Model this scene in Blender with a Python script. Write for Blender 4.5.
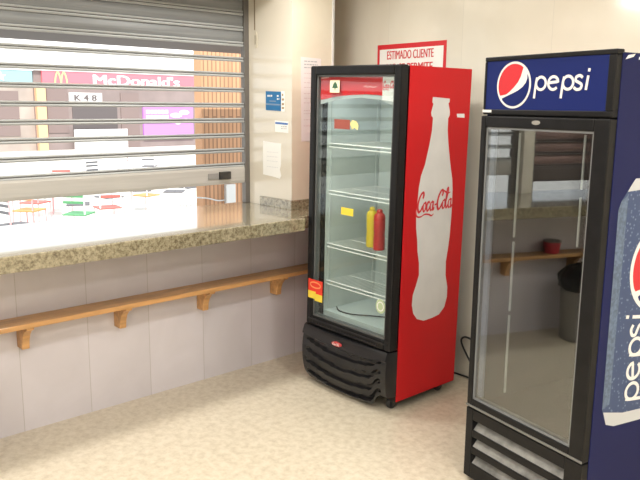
import bpy, bmesh, math, random
from mathutils import Vector, Matrix
from mathutils.geometry import tessellate_polygon
R = math.radians
random.seed(4)
for o in list(bpy.data.objects):
    bpy.data.objects.remove(o)
sc = bpy.context.scene
COL = sc.collection

# ---------------------------------------------------------------- camera
cam_d = bpy.data.cameras.new('camera')
cam = bpy.data.objects.new('camera', cam_d); COL.objects.link(cam)
CAM = Vector((3.784, -3.141, 1.766))
YAW, PITCH, ROLL, F = R(47.429), R(10.64), R(0.576), 724.36
fw = Vector((-math.sin(YAW)*math.cos(PITCH), math.cos(YAW)*math.cos(PITCH), -math.sin(PITCH)))
rt = Vector((math.cos(YAW), math.sin(YAW), 0)); up = rt.cross(fw)
m = Matrix((rt, up, -fw)).transposed().to_4x4()
cam.matrix_world = Matrix.Translation(CAM) @ m @ Matrix.Rotation(ROLL, 4, 'Z')
cam_d.sensor_width = 36; cam_d.lens = F/640*36; cam_d.clip_end = 300; cam_d.clip_start = .05
sc.camera = cam
# ---------------------------------------------------------------- light
sc.view_settings.view_transform = 'Standard'; sc.view_settings.look = 'None'
sc.view_settings.gamma = 1; sc.view_settings.exposure = 0.0
w = bpy.data.worlds.new('sky'); sc.world = w; w.use_nodes = True
bg = w.node_tree.nodes['Background']
bg.inputs[0].default_value = (.93, .97, 1, 1); bg.inputs[1].default_value = 2.0
sd = bpy.data.lights.new('sun', 'SUN'); sd.energy = 5.5; sd.angle = R(.6); sd.color = (1, .96, .9)
so = bpy.data.objects.new('sun', sd); COL.objects.link(so)
so.rotation_euler = Vector((-.75, .35, -1.0)).to_track_quat('-Z', 'Y').to_euler()
LAMP_POWER = 24
LAMPS = [(x, y) for x in (.62, 2.3, 4.0, 5.7) for y in (-.55, -2.4, -4.4, -6.4)]

# ---------------------------------------------------------------- materials
MC = {}
def mat(name, col, rough=.5, metal=0, noise=0, nscale=8, coat=0, spec=.5, bump=0, emis=0, detail=4, col2=None, stretch=None, coatr=.05):
    if name in MC: return MC[name]
    mt = bpy.data.materials.new(name); mt.use_nodes = True; nt = mt.node_tree
    b = nt.nodes['Principled BSDF']
    b.inputs['Base Color'].default_value = (*col, 1); b.inputs['Roughness'].default_value = rough
    b.inputs['Metallic'].default_value = metal; b.inputs['Specular IOR Level'].default_value = spec
    b.inputs['Coat Weight'].default_value = coat; b.inputs['Coat Roughness'].default_value = coatr
    if emis:
        b.inputs['Emission Color'].default_value = (*col, 1); b.inputs['Emission Strength'].default_value = emis
    tc = nt.nodes.new('ShaderNodeTexCoord'); src = tc.outputs['Object']
    if stretch:
        mp = nt.nodes.new('ShaderNodeMapping'); mp.inputs['Scale'].default_value = stretch
        nt.links.new(src, mp.inputs[0]); src = mp.outputs[0]
    n = nt.nodes.new('ShaderNodeTexNoise'); n.inputs['Scale'].default_value = nscale; n.inputs['Detail'].default_value = detail
    nt.links.new(src, n.inputs['Vector'])
    if noise or col2:
        c2 = col2 or tuple(max(0, c*(1-noise)) for c in col)
        rp = nt.nodes.new('ShaderNodeValToRGB')
        rp.color_ramp.elements[0].position = .35; rp.color_ramp.elements[1].position = .65
        rp.color_ramp.elements[0].color = (*c2, 1); rp.color_ramp.elements[1].color = (*col, 1)
        nt.links.new(n.outputs[0], rp.inputs[0]); nt.links.new(rp.outputs[0], b.inputs['Base Color'])
    if bump:
        bp = nt.nodes.new('ShaderNodeBump'); bp.inputs['Strength'].default_value = bump; bp.inputs['Distance'].default_value = .01
        nt.links.new(n.outputs[0], bp.inputs['Height']); nt.links.new(bp.outputs[0], b.inputs['Normal'])
    MC[name] = mt
    return mt

def tiles(name, axis_u, pitch_u, off_u, pitch_v, off_v, c1, c2, grout, rough=.25, gw=.004, nscale=2.5, coat=0.3, tonev=.06, axis_v=2):
    """stone tiles: soft cloudy stone, thin joints every pitch, slight tone per tile"""
    mt = bpy.data.materials.new(name); mt.use_nodes = True; nt = mt.node_tree; L = nt.links
    b = nt.nodes['Principled BSDF']; b.inputs['Roughness'].default_value = rough
    b.inputs['Coat Weight'].default_value = coat; b.inputs['Coat Roughness'].default_value = .08
    tc = nt.nodes.new('ShaderNodeTexCoord'); sp = nt.nodes.new('ShaderNodeSeparateXYZ'); L.new(tc.outputs['Object'], sp.inputs[0])
    def M(op, a, b_=None, c=None):
        n = nt.nodes.new('ShaderNodeMath'); n.operation = op
        for i, v in enumerate((a, b_, c)):
            if v is None: continue
            if isinstance(v, (int, float)): n.inputs[i].default_value = v
            else: L.new(v, n.inputs[i])
        return n.outputs[0]
    def cell(ax, p, o):
        s = M('DIVIDE', M('SUBTRACT', sp.outputs[ax], o), p)
        f = M('FRACT', s); d = M('MULTIPLY', M('MINIMUM', f, M('SUBTRACT', 1, f)), p)
        return M('FLOOR', s), M('LESS_THAN', d, gw/2)
    cu, ju = cell(axis_u, pitch_u, off_u); cv, jv = cell(axis_v, pitch_v, off_v)
    j = M('MAXIMUM', ju, jv)
    wn = nt.nodes.new('ShaderNodeTexWhiteNoise'); wn.noise_dimensions = '2D'
    cb = nt.nodes.new('ShaderNodeCombineXYZ'); L.new(cu, cb.inputs[0]); L.new(cv, cb.inputs[1]); L.new(cb.outputs[0], wn.inputs['Vector'])
    va = nt.nodes.new('ShaderNodeVectorMath'); va.operation = 'SCALE'; va.inputs['Scale'].default_value = 5
    L.new(wn.outputs['Color'], va.inputs[0])
    vb = nt.nodes.new('ShaderNodeVectorMath'); vb.operation = 'ADD'; L.new(va.outputs[0], vb.inputs[0]); L.new(tc.outputs['Object'], vb.inputs[1])
    n = nt.nodes.new('ShaderNodeTexNoise'); n.inputs['Scale'].default_value = nscale; n.inputs['Detail'].default_value = 7; n.inputs['Distortion'].default_value = .6
    L.new(vb.outputs[0], n.inputs['Vector'])
    rp = nt.nodes.new('ShaderNodeValToRGB'); rp.color_ramp.elements[0].position = .3; rp.color_ramp.elements[1].position = .7
    rp.color_ramp.elements[0].color = (*c2, 1); rp.color_ramp.elements[1].color = (*c1, 1); L.new(n.outputs[0], rp.inputs[0])
    mul = nt.nodes.new('ShaderNodeMix'); mul.data_type = 'RGBA'; mul.blend_type = 'MULTIPLY'; mul.inputs[0].default_value = 1
    L.new(rp.outputs[0], mul.inputs[6])
    tv = M('MULTIPLY_ADD', wn.outputs['Value'], tonev, 1-tonev/2)
    cc = nt.nodes.new('ShaderNodeCombineColor'); [L.new(tv, cc.inputs[i]) for i in range(3)]
    L.new(cc.outputs[0], mul.inputs[7])
    mx = nt.nodes.new('ShaderNodeMix'); mx.data_type = 'RGBA'; L.new(j, mx.inputs[0]); L.new(mul.outputs[2], mx.inputs[6]); mx.inputs[7].default_value = (*grout, 1)
    L.new(mx.outputs[2], b.inputs['Base Color'])
    return mt

def granite(name):
    mt = bpy.data.materials.new(name); mt.use_nodes = True; nt = mt.node_tree; L = nt.links
    b = nt.nodes['Principled BSDF']; b.inputs['Roughness'].default_value = .22
    b.inputs['Coat Weight'].default_value = 1; b.inputs['Coat IOR'].default_value = 1.7; b.inputs['Coat Roughness'].default_value = .07
    tc = nt.nodes.new('ShaderNodeTexCoord')
    n = nt.nodes.new('ShaderNodeTexNoise'); n.inputs['Scale'].default_value = 52; n.inputs['Detail'].default_value = 9; n.inputs['Roughness'].default_value = .7
    L.new(tc.outputs['Object'], n.inputs['Vector'])
    rp = nt.nodes.new('ShaderNodeValToRGB'); e = rp.color_ramp.elements
    e[0].position = .34; e[0].color = (.10, .08, .05, 1); e[1].position = .70; e[1].color = (.44, .40, .28, 1)
    k = e.new(.46); k.color = (.23, .195, .12, 1); k = e.new(.53); k.color = (.32, .28, .185, 1)
    L.new(n.outputs[0], rp.inputs[0]); 
    v = nt.nodes.new('ShaderNodeTexVoronoi'); v.inputs['Scale'].default_value = 70; L.new(tc.outputs['Object'], v.inputs['Vector'])
    r2 = nt.nodes.new('ShaderNodeValToRGB'); r2.color_ramp.elements[0].position = .1; r2.color_ramp.elements[1].position = .25
    r2.color_ramp.elements[0].color = (.55, .5, .45, 1); r2.color_ramp.elements[1].color = (1, 1, 1, 1); L.new(v.outputs['Distance'], r2.inputs[0])
    mx = nt.nodes.new('ShaderNodeMix'); mx.data_type = 'RGBA'; mx.blend_type = 'MULTIPLY'; mx.inputs[0].default_value = .8
    L.new(rp.outputs[0], mx.inputs[6]); L.new(r2.outputs[0], mx.inputs[7]); L.new(mx.outputs[2], b.inputs['Base Color'])
    return mt

def floor_mat():
    mt = bpy.data.materials.new('terrazzo_floor'); mt.use_nodes = True; nt = mt.node_tree; L = nt.links
    b = nt.nodes['Principled BSDF']; b.inputs['Roughness'].default_value = .38
    b.inputs['Coat Weight'].default_value = .25; b.inputs['Coat Roughness'].default_value = .2
    tc = nt.nodes.new('ShaderNodeTexCoord')
    n = nt.nodes.new('ShaderNodeTexNoise'); n.inputs['Scale'].default_value = 24; n.inputs['Detail'].default_value = 10; n.inputs['Roughness'].default_value = .68
    L.new(tc.outputs['Object'], n.inputs['Vector'])
    rp = nt.nodes.new('ShaderNodeValToRGB'); e = rp.color_ramp.elements
    e[0].position = .32; e[0].color = (.52, .445, .335, 1); e[1].position = .60; e[1].color = (.68, .61, .49, 1)
    k = e.new(.47); k.color = (.61, .54, .42, 1)
    L.new(n.outputs[0], rp.inputs[0]); L.new(rp.outputs[0], b.inputs['Base Color'])
    return mt

def glass(name, refl, tint=(.92, .96, .94), rough=0.0, haze=0.0, mul=.5):
    """thin pane: see-through with a mirror share that grows at grazing angles"""
    mt = bpy.data.materials.new(name); mt.use_nodes = True; nt = mt.node_tree; L = nt.links
    nt.nodes.remove(nt.nodes['Principled BSDF']); out = nt.nodes['Material Output']
    t = nt.nodes.new('ShaderNodeBsdfTransparent'); t.inputs[0].default_value = (*tint, 1)
    g = nt.nodes.new('ShaderNodeBsdfGlossy'); g.inputs['Roughness'].default_value = rough; g.inputs[0].default_value = (1, 1, 1, 1)
    lw = nt.nodes.new('ShaderNodeLayerWeight'); lw.inputs[0].default_value = .35
    ma = nt.nodes.new('ShaderNodeMath'); ma.operation = 'MULTIPLY_ADD'; L.new(lw.outputs['Fresnel'], ma.inputs[0]); ma.inputs[1].default_value = mul; ma.inputs[2].default_value = refl
    mx = nt.nodes.new('ShaderNodeMixShader'); L.new(ma.outputs[0], mx.inputs[0]); L.new(t.outputs[0], mx.inputs[1]); L.new(g.outputs[0], mx.inputs[2])
    fin = mx.outputs[0]
    if haze:
        d = nt.nodes.new('ShaderNodeBsdfDiffuse'); d.inputs[0].default_value = (.7, .72, .72, 1)
        m2 = nt.nodes.new('ShaderNodeMixShader'); m2.inputs[0].default_value = haze; L.new(fin, m2.inputs[1]); L.new(d.outputs[0], m2.inputs[2]); fin = m2.outputs[0]
    L.new(fin, out.inputs[0])
    return mt

wall_tile_low = tiles('grey_marble_tiles', 1, .385, .097, 3.0, -.5, (.66, .625, .67), (.59, .555, .59), (.47, .44, .44), rough=.3)
wall_tile_back = tiles('cream_marble_back', 0, .62, .93, 3.2, -.3, (.76, .715, .62), (.72, .67, .57), (.66, .62, .54), rough=.16, nscale=3.5, tonev=.03, gw=.003, coat=.6)
wall_tile_left = tiles('cream_marble_left', 1, .80, -.052, 3.2, -.3, (.76, .70, .57), (.71, .64, .51), (.64, .59, .50), rough=.2, nscale=3.5, tonev=.03, gw=.003, coat=.5)
plaster = mat('cream_wall_paint', (.70, .66, .57), .7, noise=.06)
white_paint = mat('white_ceiling_paint', (.78, .77, .74), .8)
gran = granite('speckled_granite')
floor_m = floor_mat()
black_pl = mat('black_plastic', (.008, .008, .009), .40, spec=.25, noise=.3, nscale=20)
black_mt = mat('black_moulded_plastic', (.016, .016, .018), .30, spec=.5, noise=.3, nscale=9, bump=.15)
red_wrap = mat('red_vinyl_wrap', (.55, .010, .014), .42, spec=.2)
red_print = mat('red_print', (.62, .02, .03), .45)
silver_wrap = mat('silver_print', (.70, .70, .69), .42, spec=.3, noise=.06)
white_pl = mat('white_plastic', (.72, .74, .73), .4)
liner_m = mat('white_cooler_liner', (.50, .56, .55), .45, noise=.05)
wire_m = mat('white_coated_wire', (.80, .82, .80), .35)
steel = mat('galvanised_steel', (.22, .23, .235), .5, metal=.1, noise=.22, nscale=5, stretch=(1, .25, 8))
steel_l = mat('worn_steel', (.40, .415, .42), .5, metal=.1, noise=.15, nscale=6, stretch=(1, .3, 6))
steel_d = mat('dark_steel', (.06, .058, .055), .45, metal=.5)
wood = mat('pine_wood', (.66, .36, .14), .42, noise=.28, nscale=6, stretch=(6, .6, 6), coat=.15)
paper = mat('white_paper', (.84, .83, .80), .7)
ink_grey = mat('grey_ink', (.42, .42, .44), .7)
ink_blue = mat('blue_ink', (.01, .14, .34), .5)
ink_black = mat('black_ink', (.03, .03, .03), .5)
white_ink = mat('white_print', (.80, .80, .80), .45)
blue_wrap = mat('navy_vinyl_wrap', (.008, .012, .075), .45, spec=.18)
blue_sign = mat('blue_sign_panel', (.008, .018, .13), .4, spec=.2)
cyan_pr = mat('pale_blue_print', (.16, .24, .36), .4)
yellow_m = mat('mustard_yellow_plastic', (.72, .55, .03), .4)
yel_st = mat('yellow_sticker_print', (.85, .65, .06), .5)
ketchup = mat('ketchup_red_plastic', (.50, .02, .02), .4)
rubber = mat('black_rubber', (.02, .02, .02), .6)

# ---------------------------------------------------------------- mesh helpers
def new_bm(): return bmesh.new()
def add_box(bm, x0, x1, y0, y1, z0, z1):
    v = [bm.verts.new((x, y, z)) for z in (z0, z1) for y in (y0, y1) for x in (x0, x1)]
    for f in ((0, 2, 3, 1), (4, 5, 7, 6), (0, 1, 5, 4), (2, 6, 7, 3), (0, 4, 6, 2), (1, 3, 7, 5)):
        bm.faces.new([v[i] for i in f])
    return v
def add_prism(bm, pts, fn, d0, d1):
    """2D outline pts, fn(a,b,d)->3D; extruded from depth d0 to d1"""
    A = [bm.verts.new(fn(a, b, d0)) for a, b in pts]; B = [bm.verts.new(fn(a, b, d1)) for a, b in pts]
    n = len(pts); bm.faces.new(A[::-1]); bm.faces.new(B)
    for i in range(n):
        bm.faces.new((A[i], A[(i+1) % n], B[(i+1) % n], B[i]))
def add_tube(bm, pts, r, seg=8, cap=True):
    pts = [Vector(p) for p in pts]; rings = []
    rr = r if isinstance(r, (list, tuple)) else [r]*len(pts)
    prev = None
    for i, p in enumerate(pts):
        t = (pts[min(i+1, len(pts)-1)]-pts[max(i-1, 0)]).normalized()
        if prev is None:
            a = t.orthogonal().normalized()
        else:
            a = (prev - t*prev.dot(t)).normalized()
        prev = a; b = t.cross(a)
        rings.append([bm.verts.new(p+(a*math.cos(2*math.pi*k/seg)+b*math.sin(2*math.pi*k/seg))*rr[i]) for k in range(seg)])
    for i in range(len(rings)-1):
        for k in range(seg):
            bm.faces.new((rings[i][k], rings[i][(k+1) % seg], rings[i+1][(k+1) % seg], rings[i+1][k]))
    if cap:
        bm.faces.new(rings[0][::-1]); bm.faces.new(rings[-1])
def add_lathe(bm, prof, c=(0, 0, 0), seg=24, axis='z'):
    rings = []
    for r, z in prof:
        ring = []
        for k in range(seg):
            a = 2*math.pi*k/seg; p = (r*math.cos(a), r*math.sin(a), z)
            if axis == 'x': p = (z, r*math.cos(a), r*math.sin(a))
            if axis == 'y': p = (r*math.cos(a), z, r*math.sin(a))
            ring.append(bm.verts.new((c[0]+p[0], c[1]+p[1], c[2]+p[2])))
        rings.append(ring)
    for i in range(len(rings)-1):
        for k in range(seg):
            bm.faces.new((rings[i][k], rings[i][(k+1) % seg], rings[i+1][(k+1) % seg], rings[i+1][k]))
    bm.faces.new(rings[0][::-1]); bm.faces.new(rings[-1])
def smooth_path(pts, n=6, closed=False):
    pts = [Vector((*p, 0)) if len(p) == 2 else Vector(p) for p in pts]; out = []
    N = len(pts); rng = range(N if closed else N-1)
    for i in rng:
        if closed: p0, p1, p2, p3 = pts[i-1], pts[i], pts[(i+1) % N], pts[(i+2) % N]
        else: p0, p1, p2, p3 = pts[max(i-1, 0)], pts[i], pts[i+1], pts[min(i+2, N-1)]
        for k in range(n):
            t = k/n
            out.append(.5*((2*p1)+(p2-p0)*t+(2*p0-5*p1+4*p2-p3)*t*t+(3*p1-p0-3*p2+p3)*t**3))
    if not closed: out.append(pts[-1])
    return out
def obj(name, bm, m_, parent=None, bevel=0, smooth=False, bseg=2):
    bmesh.ops.recalc_face_normals(bm, faces=bm.faces)
    me = bpy.data.meshes.new(name); bm.to_mesh(me); bm.free()
    if smooth:
        for p in me.polygons: p.use_smooth = True
    me.materials.append(m_)
    o = bpy.data.objects.new(name, me); COL.objects.link(o)
    if parent is not None: o.parent = parent
    if bevel:
        b = o.modifiers.new('bevel', 'BEVEL'); b.width = bevel; b.segments = bseg; b.limit_method = 'ANGLE'; b.angle_limit = R(40)
    if smooth:
        me.set_sharp_from_angle(angle=R(38))
    return o
def box(name, m_, parent, b, bevel=0):
    bm = new_bm(); add_box(bm, *b); return obj(name, bm, m_, parent, bevel)
def thing(name, label, cat, loc=(0, 0, 0), rz=0, group=None):
    o = bpy.data.objects.new(name, None); COL.objects.link(o); o.location = loc; o.rotation_euler = (0, 0, rz)
    o['label'] = label; o['category'] = cat
    if group: o['group'] = group
    return o
def tag(o, label, cat, group=None):
    o['label'] = label; o['category'] = cat
    if group: o['group'] = group
    return o
def struct(o): o['kind'] = 'structure'; return o
def text_bm(s, height, width, fn, depth=.0006, bold=0.0, spacing=1.0):
    """lettering scaled to width x height; fn(a,b,d)->3D; origin lower-left of the capitals"""
    cu = bpy.data.curves.new('lettering', 'FONT'); cu.body = s; cu.size = 1; cu.space_character = spacing
    to = bpy.data.objects.new('lettering', cu); COL.objects.link(to)
    dg = bpy.context.evaluated_depsgraph_get(); me = to.evaluated_get(dg).to_mesh()
    bm = new_bm(); bm.from_mesh(me); bm.verts.index_update()
    to.evaluated_get(dg).to_mesh_clear(); bpy.data.objects.remove(to); bpy.data.curves.remove(cu)
    xs = [v.co.x for v in bm.verts]; ys = [v.co.y for v in bm.verts]
    x0, x1, y0, y1 = min(xs), max(xs), min(ys), max(ys)
    base = [(v.co.x, v.co.y) for v in bm.verts]; tris = [[v.index for v in f.verts] for f in bm.faces]
    bm.free(); bm = new_bm()
    for li, dx in enumerate((-bold, 0, bold) if bold else (0,)):      # heavier weight: the outline laid down three times side by side
        vs = [bm.verts.new(fn((x+dx-x0)/(x1-x0)*width, (y-y0)/(y1-y0)*height, depth*(1+li*.7))) for x, y in base]
        for f in tris:
            try: bm.faces.new([vs[i] for i in f])
            except ValueError: pass
    return bm
LAY = [0]
def stroke(bm, pts, fn, wid, nib=None, n=6, closed=False, d=.0006, raw=False):
    """flat ribbon along a 2D path; constant width, or a slanted broad nib"""
    LAY[0] = (LAY[0]+1) % 9; d = d*(1+.25*LAY[0])
    P = [Vector((*p, 0)) for p in pts] if raw else smooth_path(pts, n, closed)
    N = len(P); A = []; B = []
    for i, p in enumerate(P):
        if closed: t = (P[(i+1) % N]-P[i-1])
        else: t = P[min(i+1, N-1)]-P[max(i-1, 0)]
        t.normalize(); nrm = Vector((-t.y, t.x, 0))
        if nib:
            ww = wid*(nib[1] + (1-nib[1])*abs(nrm.dot(Vector((math.cos(nib[0]), math.sin(nib[0]), 0)))))
        else: ww = wid
        a = p+nrm*ww/2; b = p-nrm*ww/2
        A.append(bm.verts.new(fn(a.x, a.y, d))); B.append(bm.verts.new(fn(b.x, b.y, d)))
    for i in range(N if closed else N-1):
        k = (i+1) % N
        bm.faces.new((A[i], A[k], B[k], B[i]))
def arc(cx, cy, rx, ry, a0, a1, n=16):
    return [(cx+rx*math.cos(R(a0+(a1-a0)*i/n)), cy+ry*math.sin(R(a0+(a1-a0)*i/n))) for i in range(n+1)]
def poly(bm, pts, fn, d=.0006):
    vs = [bm.verts.new(fn(a, b, d)) for a, b in pts]
    for tri in tessellate_polygon([[Vector((a, b, 0)) for a, b in pts]]):
        try: bm.faces.new([vs[i] for i in tri])
        except ValueError: pass

# pen script "Coca-Cola" in a box width x height; fn places it
def cola_script(width, height, fn, wid=1.0):
    bm = new_bm(); S = []
    def C(x, tail):
        S.append(([(x+1.50, 1.45), (x+1.72, 1.75), (x+1.62, 2.05), (x+1.25, 2.02), (x+.75, 1.55), (x+.42, .9), (x+.42, .3), (x+.75, .0), (x+1.2, .2), (x+1.6, .62)], .34))
        if tail == 1: S.append(([(x+.20, .55), (x+.0, .15), (x+.25, -.42), (x+1.1, -.55), (x+2.1, -.35), (x+3.1, -.42), (x+3.8, -.62), (x+4.3, -.45)], .20))
        else: S.append(([(x+1.45, 2.05), (x+2.1, 1.95), (x+2.9, 1.65), (x+3.6, 1.75)], .2))
    def o_(x, close=True):
        S.append(([(x+.62, .95), (x+.25, .82), (x+.08, .4), (x+.25, .02), (x+.58, .1), (x+.78, .5), (x+.72, .88), (x+.5, .98)], .26))
    def c_(x):
        S.append(([(x+.70, .80), (x+.55, 1.0), (x+.25, .85), (x+.08, .4), (x+.28, .0), (x+.62, .15), (x+.9, .5)], .28))
    def a_(x):
        o_(x); S.append(([(x+.86, 1.0), (x+.70, .4), (x+.82, .02), (x+1.1, .3)], .28))
    C(0, 1); o_(1.55); c_(2.45); a_(3.3)
    S.append(([(4.45, .55), (4.95, .62)], .24))
    C(4.75, 2); o_(6.35); S.append(([(7.2, .5), (7.7, 1.5), (7.85, 2.15), (7.6, 2.2), (7.38, 1.4), (7.3, .4), (7.5, .0), (7.85, .35)], .26)); a_(7.85)
    tw, th, y0 = 9.1, 2.9, -.65
    def g(a, b, d): return fn(a/tw*width, (b-y0)/th*height, d)
    for pts, ww in S: stroke(bm, pts, g, ww*wid, nib=(R(20), .5), n=7)
    return bm

# lower-case rounded sans "pepsi": x-height 1, returns bmesh; total length ~5.15
def pepsi_word(scale_a, scale_b, fn, wd=.2):
    bm = new_bm()
    def g(a, b, d): return fn(a*scale_a, b*scale_b, d)
    def p(x):
        stroke(bm, [(x+.08, -.5), (x+.17, .4), (x+.26, .9)], g, wd, n=4)
        stroke(bm, arc(x+.60, .5, .42, .42, 0, 360, 24)[:-1], g, wd, closed=True, raw=True)
    p(0)
    stroke(bm, [(1.30, .52), (1.98, .58)]+arc(1.66, .5, .42, .42, 12, 318, 22), g, wd, raw=True)
    p(2.28)
    stroke(bm, [(4.02, .80), (3.80, .93), (3.52, .84), (3.50, .62), (3.74, .50), (3.96, .36), (3.90, .12), (3.60, .06), (3.36, .2)], g, wd, n=5)
    stroke(bm, [(4.32, .02), (4.44, .92)], g, wd, raw=True)
    stroke(bm, [(4.47, 1.16), (4.50, 1.36)], g, wd, raw=True)
    return bm

def globe_parts(parent, cx, cz, r, fn, ring=.1):
    """round emblem: white ring, red top, white wave, blue bottom"""
    def g(a, b, d): return fn(cx+a*r, cz+b*r, d)
    bm = new_bm(); poly(bm, arc(0, 0, 1, 1, 0, 360, 48)[:-1], g, .0006); obj('emblem_disc', bm, white_ink, parent)
    k = 1-ring
    lo = [(.58, .81), (.50, .58), (.44, .39), (.27, .12), (.03, -.10), (-.22, -.30), (-.46, -.44), (-.85, -.50)]
    a0 = math.degrees(math.atan2(.81, .58)); a1 = 180+math.degrees(math.atan2(.50, .85))
    lo2 = [(x*k, y*k) for x, y in lo]
    bm = new_bm(); poly(bm, arc(0, 0, k, k, a0, a1, 30)[1:-1]+lo2[::-1], g, .0012); obj('emblem_red_field', bm, red_print, parent)
    hi = [(.85, .50), (.86, .30), (.78, .10), (.58, -.10), (.32, -.25), (.10, -.34), (-.30, -.48), (-.74, -.64)]
    hi2 = [(x*k, y*k) for x, y in hi]
    b0 = 180+math.degrees(math.atan2(.64, .74)); b1 = 360+math.degrees(math.atan2(.50, .85))
    bm = new_bm(); poly(bm, arc(0, 0, k, k, b0, b1, 30)[1:-1]+hi2, g, .0012); obj('emblem_blue_field', bm, blue_sign, parent)

# ================================================================ SETTING
YB = .67            # back wall face
XS = -.339          # shutter plane
PX = .139           # face of the pier
PY = -.052          # left face of the pier
struct(box('floor', floor_m, None, (-.5, 7.0, -7.5, YB+.2, -.15, 0)))
struct(box('ceiling', white_paint, None, (-.6, 7.0, -7.5, YB+.2, 2.75, 2.9)))
struct(box('wall_back', wall_tile_back, None, (-.6, 7.0, YB, YB+.2, 0, 2.75)))
struct(box('wall_right', plaster, None, (6.8, 7.0, -7.5, YB, 0, 2.75)))
struct(box('wall_front', plaster, None, (-.6, 6.8, -7.5, -7.3, 0, 2.75)))
struct(box('wall_left', wall_tile_low, None, (-.40, 0, -7.3, YB, 0, .99)))
bm = new_bm()                                                       # pier, lintel and the wall past the window
add_box(bm, -.365, PX, PY, .305, 1.0725, 2.75); 
struct(obj('wall_left_pier', bm, wall_tile_left))
struct(box('wall_left_niche', wall_tile_left, None, (-.6, -.3955, .2, YB, .99, 2.75)))
bm = new_bm(); add_box(bm, -.6, PX, -5.2, PY, 2.52, 2.75); add_box(bm, -.6, PX, -7.3, -5.2, 1.0725, 2.75)
struct(obj('wall_left_lintel', bm, plaster))
bm = new_bm(); add_box(bm, PX-.014, PX+.006, .296, .316, 1.072, 2.75)
struct(obj('trim_1', bm, mat('grey_joint_strip', (.62, .62, .60), .4), None, .004))

# granite worktop (notched where the cooler stands against it)
bm = new_bm()
pts = [(-.395, -7.28), (.469, -7.28), (.469, -.22), (.40, -.22), (.40, YB-.002), (-.395, YB-.002)]
add_prism(bm, pts, lambda a, b, d: (a, b, d), .992, 1.072)
tag(obj('granite_counter', bm, gran, None, .006), 'long speckled granite counter slab running under the roller shutter', 'counter')
bm = new_bm(); add_box(bm, -.185, PX+.016, PY-.016, PY, 1.072, 1.135); add_box(bm, PX, PX+.016, PY, .30, 1.072, 1.135)
tag(obj('granite_upstand', bm, gran, None, .002), 'low granite skirting strip around the foot of the cream pillar on the counter', 'skirting')

# wooden ledge with brackets
t = thing('wooden_shelf', 'narrow pine ledge on wooden brackets along the grey tiled wall under the counter', 'shelf', (0, 0, .625))
bm = new_bm(); add_box(bm, 0, .16, -7.0, .45, -.005, .022); obj('shelf_board', bm, wood, t, .003)
prof = [(0, -.005), (.150, -.005), (.150, -.018), (.118, -.032), (.092, -.060), (.078, -.095), (.072, -.140), (0, -.140)]
for y in (-1.82, -1.265, -.70, -.11, -2.43, -3.0, -3.6):
    bm = new_bm(); add_prism(bm, prof, lambda a, b, d, y=y: (a, y+d, b), -.018, .022)
    obj('bracket', bm, wood, t, .003)

# ================================================================ ROLLER SHUTTER
SH0, SHP = 1.334, .102
def sz(z): return z-1.072
def roller_shutter(Y0, Y1, drop, closed_from, label, curtain_m, rail_m):
    t = thing('roller_shutter', label, 'shutter', (XS, 0, 1.072))
    bm = new_bm()
    prof = [(-.012, 0), (.010, 0), (.014, .02), (.014, .10), (.009, .119), (-.012, .119)]
    add_prism(bm, prof, lambda a, b, d: (a, d, b+sz(1.216-drop)), Y0, Y1)
    bb = obj('bottom_bar', bm, rail_m if drop else mat('bottom_bar_steel', (.50, .48, .45), .5, metal=.1, noise=.12, nscale=6, stretch=(1, .3, 6)), t, .002)
    if not drop:
        bm = new_bm(); add_box(bm, .0145, .022, -.40, -.315, sz(1.256), sz(1.295)); obj('lock_plate', bm, mat('lock_grey', (.26, .25, .24), .5), bb, .002)
        bm = new_bm(); add_box(bm, .0145, .032, -.31, -.22, sz(1.252), sz(1.303)); obj('lock_case', bm, steel_d, bb, .001)
    n0 = 0
    for i in range(0, 13):
        z = SH0-drop+i*SHP
        if z > 2.48: break
        bm = new_bm()
        # hooked slat joint: dark hinge groove between two rolled steel edges
        add_prism(bm, [(-.008, -.008), (.008, -.009), (.012, -.002), (.008, .0065), (.002, .0065), (.002, .011), (.009, .011), (.012, .017), (.008, .023), (-.008, .023)], lambda a, b, d: (a, d, b+sz(z+.002)), Y0, Y1)
        sr_ = obj('slat_rail', bm, rail_m, t)
        bm = new_bm(); add_box(bm, .0022, .0034, Y0, Y1, sz(z+.009), sz(z+.0125)); obj('hinge_groove', bm, steel_d, sr_)
        if i >= closed_from:
            z0, z1 = sz(z+.020), sz(z+SHP-.002); n = 6
            pr = [(.008*math.sin(math.pi*k/n)-.004, z0+(z1-z0)*k/n) for k in range(n+1)] + [(-.009, z1), (-.009, z0)]
            bm = new_bm(); add_prism(bm, pr, lambda a, b, d: (a, d, b), Y0, Y1); obj('closed_slat', bm, curtain_m, t)
    for (a, b) in ((Y1-.005, Y1+.045), (Y0-.045, Y0+.005)):
        bm = new_bm(); add_box(bm, -.022, .022, a, b, 0.001, sz(2.515))
        obj('guide_rail', bm, mat('guide_rail_steel', (.17, .16, .15), .45, metal=.5), t, .002)
    bm = new_bm(); add_box(bm, -.03, .023, Y0-.045, Y1+.045, sz(2.50), sz(2.519)); obj('head_channel', bm, steel_d, t)
roller_shutter(-2.07, -.085, 0, 8, 'grey metal roller shutter over the window, open slats below and closed ones above', steel, steel_l)
roller_shutter(-5.15, -2.27, .06, 0, 'closed brownish roller shutter of the second window, mirrored in the blue cooler glass', mat('brown_shutter_slats', (.30, .20, .185), .5, noise=.3, nscale=3), mat('dull_rail', (.12, .10, .095), .5))
bm = new_bm(); add_box(bm, -.38, -.25, -2.22, -2.12, 1.0725, 2.52)
struct(obj('wall_left_mullion', bm, plaster))
# second window further along (out of frame, mirrored in the blue cooler): shutter rolled right down
# canopy over the window outside
tag(box('canopy', mat('grey_canopy_sheet', (.13, .12, .115), .8), None, (-3.0, -.61, -7.3, 3.0, 2.31, 2.36)), 'grey canopy outside over the window, seen between the top shutter slats', 'canopy')
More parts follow.
